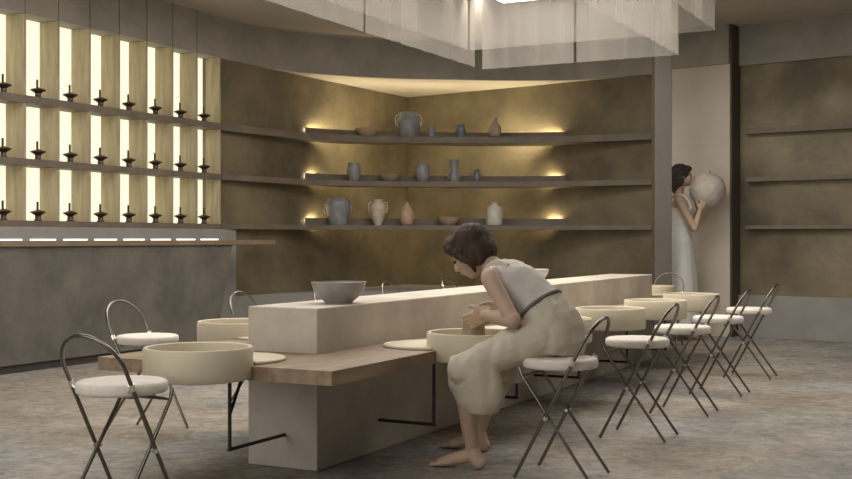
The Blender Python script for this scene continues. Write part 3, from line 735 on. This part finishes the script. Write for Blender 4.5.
# dress: bodice and skirt
bm = bmesh.new()
torso(bm, TOR[2:8], .007)
fin(remesh('bodice', bm, M['top'], .006, 3, disp=fold(14, .004)))['label'] = 'pale sleeveless bodice'
for sg, s0 in ((-1, .36), (1, .52)):
    bm = bmesh.new(); tube(bm, smoothpath([IP(s0, .585, .765), IP(s0, .590, .815), IP(s0, .63, .850), IP(s0, .69, .838)], 5), .011, 8); fin(to_obj('strap', bm, M['top'], None, True))
bm = bmesh.new()
torso(bm, [(.43, .862, .489, .135, .105), (.43, .868, .53, .155, .120), (.43, .860, .57, .156, .118), (.43, .845, .61, .143, .108), (.43, .815, .65, .124, .094), (.435, .790, .68, .117, .086)], .006)
limb(bm, [IP(.345, .85, .553), IP(.28, .70, .497), IP(.217, .555, .425)], [.088, .074, .060])
limb(bm, [IP(.515, .85, .553), IP(.64, .70, .500), IP(.77, .53, .432)], [.088, .075, .062])
loft(bm, [(IP(.235, .60, .47), U, RR, .055, .100), (IP(.245, .588, .42), U, RR, .070, .112), (IP(.265, .588, .35), U, RR, .080, .120), (IP(.28, .600, .29), U, RR, .080, .103), (IP(.285, .605, .245), U, RR, .062, .070)])
loft(bm, [(IP(.72, .57, .46), U, RR, .056, .075), (IP(.73, .56, .41), U, RR, .075, .095), (IP(.735, .54, .35), U, RR, .080, .095), (IP(.73, .53, .31), U, RR, .066, .072)])
loft(bm, [(IP(.45, .80, .52), U, RR, .12, .06), (IP(.45, .765, .46), U, RR, .14, .045), (IP(.45, .745, .41), U, RR, .12, .03)])
fin(remesh('skirt', bm, M['dress'], .007, 4, disp=fold(13, .010)))['label'] = 'cream draped skirt'
# sash tie at the back
bm = bmesh.new()
P = [IP(.43-.15, .80, .70), IP(.43-.11, .885, .745), IP(.43, .915, .755), IP(.43+.11, .885, .745), IP(.58, .80, .70)]
P = []
for i in range(25):
    a = 2*PI*i/24; ax, bx = leanframe(.82, .645, .78, .690); P.append(IP(.433, .797, .668)+ax*.131*math.cos(a)+bx*.101*math.sin(a))
tube(bm, P, .008, 8, False)
Q = IP(.433, .808, .69)
fin(to_obj('apron_tie', bm, M['sash'], None, True)); 

# --- standing person with the big pot ---------------------------------------------------
SX = Vector((.985, -.17, 0)).normalized(); SY = Vector((-SX.y, SX.x, 0))
SB = Vector((2.395, 10.78, 0)); SBs = SB
pr2 = empty('person', SBs); tag(pr2, 'person in a long white dress standing, lifting a round pot to the face', 'person')
inv2 = Matrix.Translation(-SBs)
def SP(x, y, z): return SB+SX*x+SY*y+Vector((0, 0, z))
def fin2(o): o.data.transform(inv2); o.parent = pr2; return o
bm = bmesh.new()
T2 = [(0, .80, .155, .115), (0, .90, .165, .120), (.0, 1.0, .135, .100), (.0, 1.06, .120, .09), (.005, 1.14, .132, .098), (.01, 1.22, .145, .105), (.0, 1.30, .150, .09), (-.01, 1.345, .110, .062), (-.005, 1.37, .055, .048)]
def torso2(bm, rows, g=0): loft(bm, [(SP(x, 0, z), SY, SX, a+g, b+g) for x, z, a, b in rows])
torso2(bm, T2, -.004)
HC2 = SP(.03, 0, 1.535); HR2 = rotm(SX+Vector((0, 0, .10)), Vector((0, 0, 1)))
limb(bm, [SP(-.01, 0, 1.33), SP(.0, 0, 1.40), SP(.012, 0, 1.47)], [.052, .043, .046]); head(bm, HC2, HR2, .98)
for sg in (-1, 1):
    sh = SP(-.01, sg*.17, 1.295); el = SP(.13, sg*.20, 1.04); wr_ = SP(.185, sg*.125, 1.215)
    limb(bm, [SP(-.01, sg*.10, 1.30), sh, (sh+el)/2, el], [.050, .045, .037, .032]); limb(bm, [el, el*.6+wr_*.4, wr_], [.033, .031, .021])
    hand(bm, wr_, Vector((.35, -sg*.1, 1)).x*SX+SY*(-sg*.10)+Vector((0, 0, .85)), SY*-sg+Vector((0, 0, .2)), -SX, .12)
    limb(bm, [SP(0, sg*.085, .86), SP(.01, sg*.085, .48), SP(-.01, sg*.085, .10)], [.085, .055, .034])
    b = SP(-.01, sg*.085, 0)
    limb(bm, [b+Vector((0, 0, .09)), b+SX*.06+Vector((0, 0, .045)), b+SX*.17+Vector((0, 0, .02))], [.034, .031, .020]); limb(bm, [b+Vector((0, 0, .06)), b-SX*.03+Vector((0, 0, .03))], [.03, .028])
fin2(remesh('body', bm, M['skin'], .0048, 4)); face_bits(HC2, HR2, pr2, .98)
def hq2(x, y, z): return HC2+HR2@Vector((x, y, z))
bm = bmesh.new(); ball(bm, hq2(-.022, 0, .034), (.098, .084, .088), HR2, 28); ball(bm, hq2(-.055, 0, -.04), (.052, .074, .085), HR2, 24); ball(bm, hq2(.045, 0, .062), (.048, .064, .036), HR2, 20)
for sg in (-1, 1): ball(bm, hq2(-.03, sg*.06, -.03), (.040, .022, .070), HR2, 18)
limb(bm, [hq2(-.07, 0, -.06), hq2(-.075, 0, -.14)], [.055, .035])
fin2(remesh('hair', bm, M['hair2'], .006, 2, disp=lambda co: .004*noise.noise(Vector((co.x*60, co.y*60, co.z*14)))))
bm = bmesh.new()
torso2(bm, [(0, .10, .25, .19), (0, .14, .25, .19), (.01, .40, .225, .165), (.01, .65, .20, .145), (0, .82, .178, .132), (0, .92, .172, .126), (.0, 1.0, .148, .112), (.0, 1.06, .130, .10), (.005, 1.14, .140, .108), (.008, 1.20, .150, .114), (.008, 1.235, .152, .112)])
fin2(remesh('dress', bm, M['dress2'], .008, 3, disp=lambda co: .012*noise.noise(Vector((co.x*16, co.y*16, co.z*1.2)))*min(1, max(.1, (1.25-co.z)*1.2))))
for sg in (-1, 1):
    bm = bmesh.new(); tube(bm, smoothpath([SP(.105, sg*.085, 1.225), SP(.07, sg*.09, 1.31), SP(-.0, sg*.092, 1.352), SP(-.085, sg*.088, 1.28), SP(-.105, sg*.08, 1.225)], 6), .011, 8); fin2(to_obj('strap', bm, M['dress2'], None, True))
# the big round pot, tilted
bm = bmesh.new(); R = .168
prof = [(0, -.150), (.070, -.152), (.080, -.145), (.120, -.118), (.155, -.06), (.170, 0), (.160, .06), (.130, .108), (.095, .135), (.080, .150), (.078, .172), (.070, .174), (.066, .150), (.085, .125), (0, .06)]
lathe(bm, prof, 56, wob=lambda a, z: 1+.018*math.sin(a*5+z*30)+.010*math.sin(z*150))
o = to_obj('round_pot', bm, M['potwhite'], None, True, 60); o.location = SP(.262, 0, 1.395); o.rotation_euler = (0, math.radians(-18), 0)
tag(o, 'big round off-white clay pot held up by the standing person', 'pot')
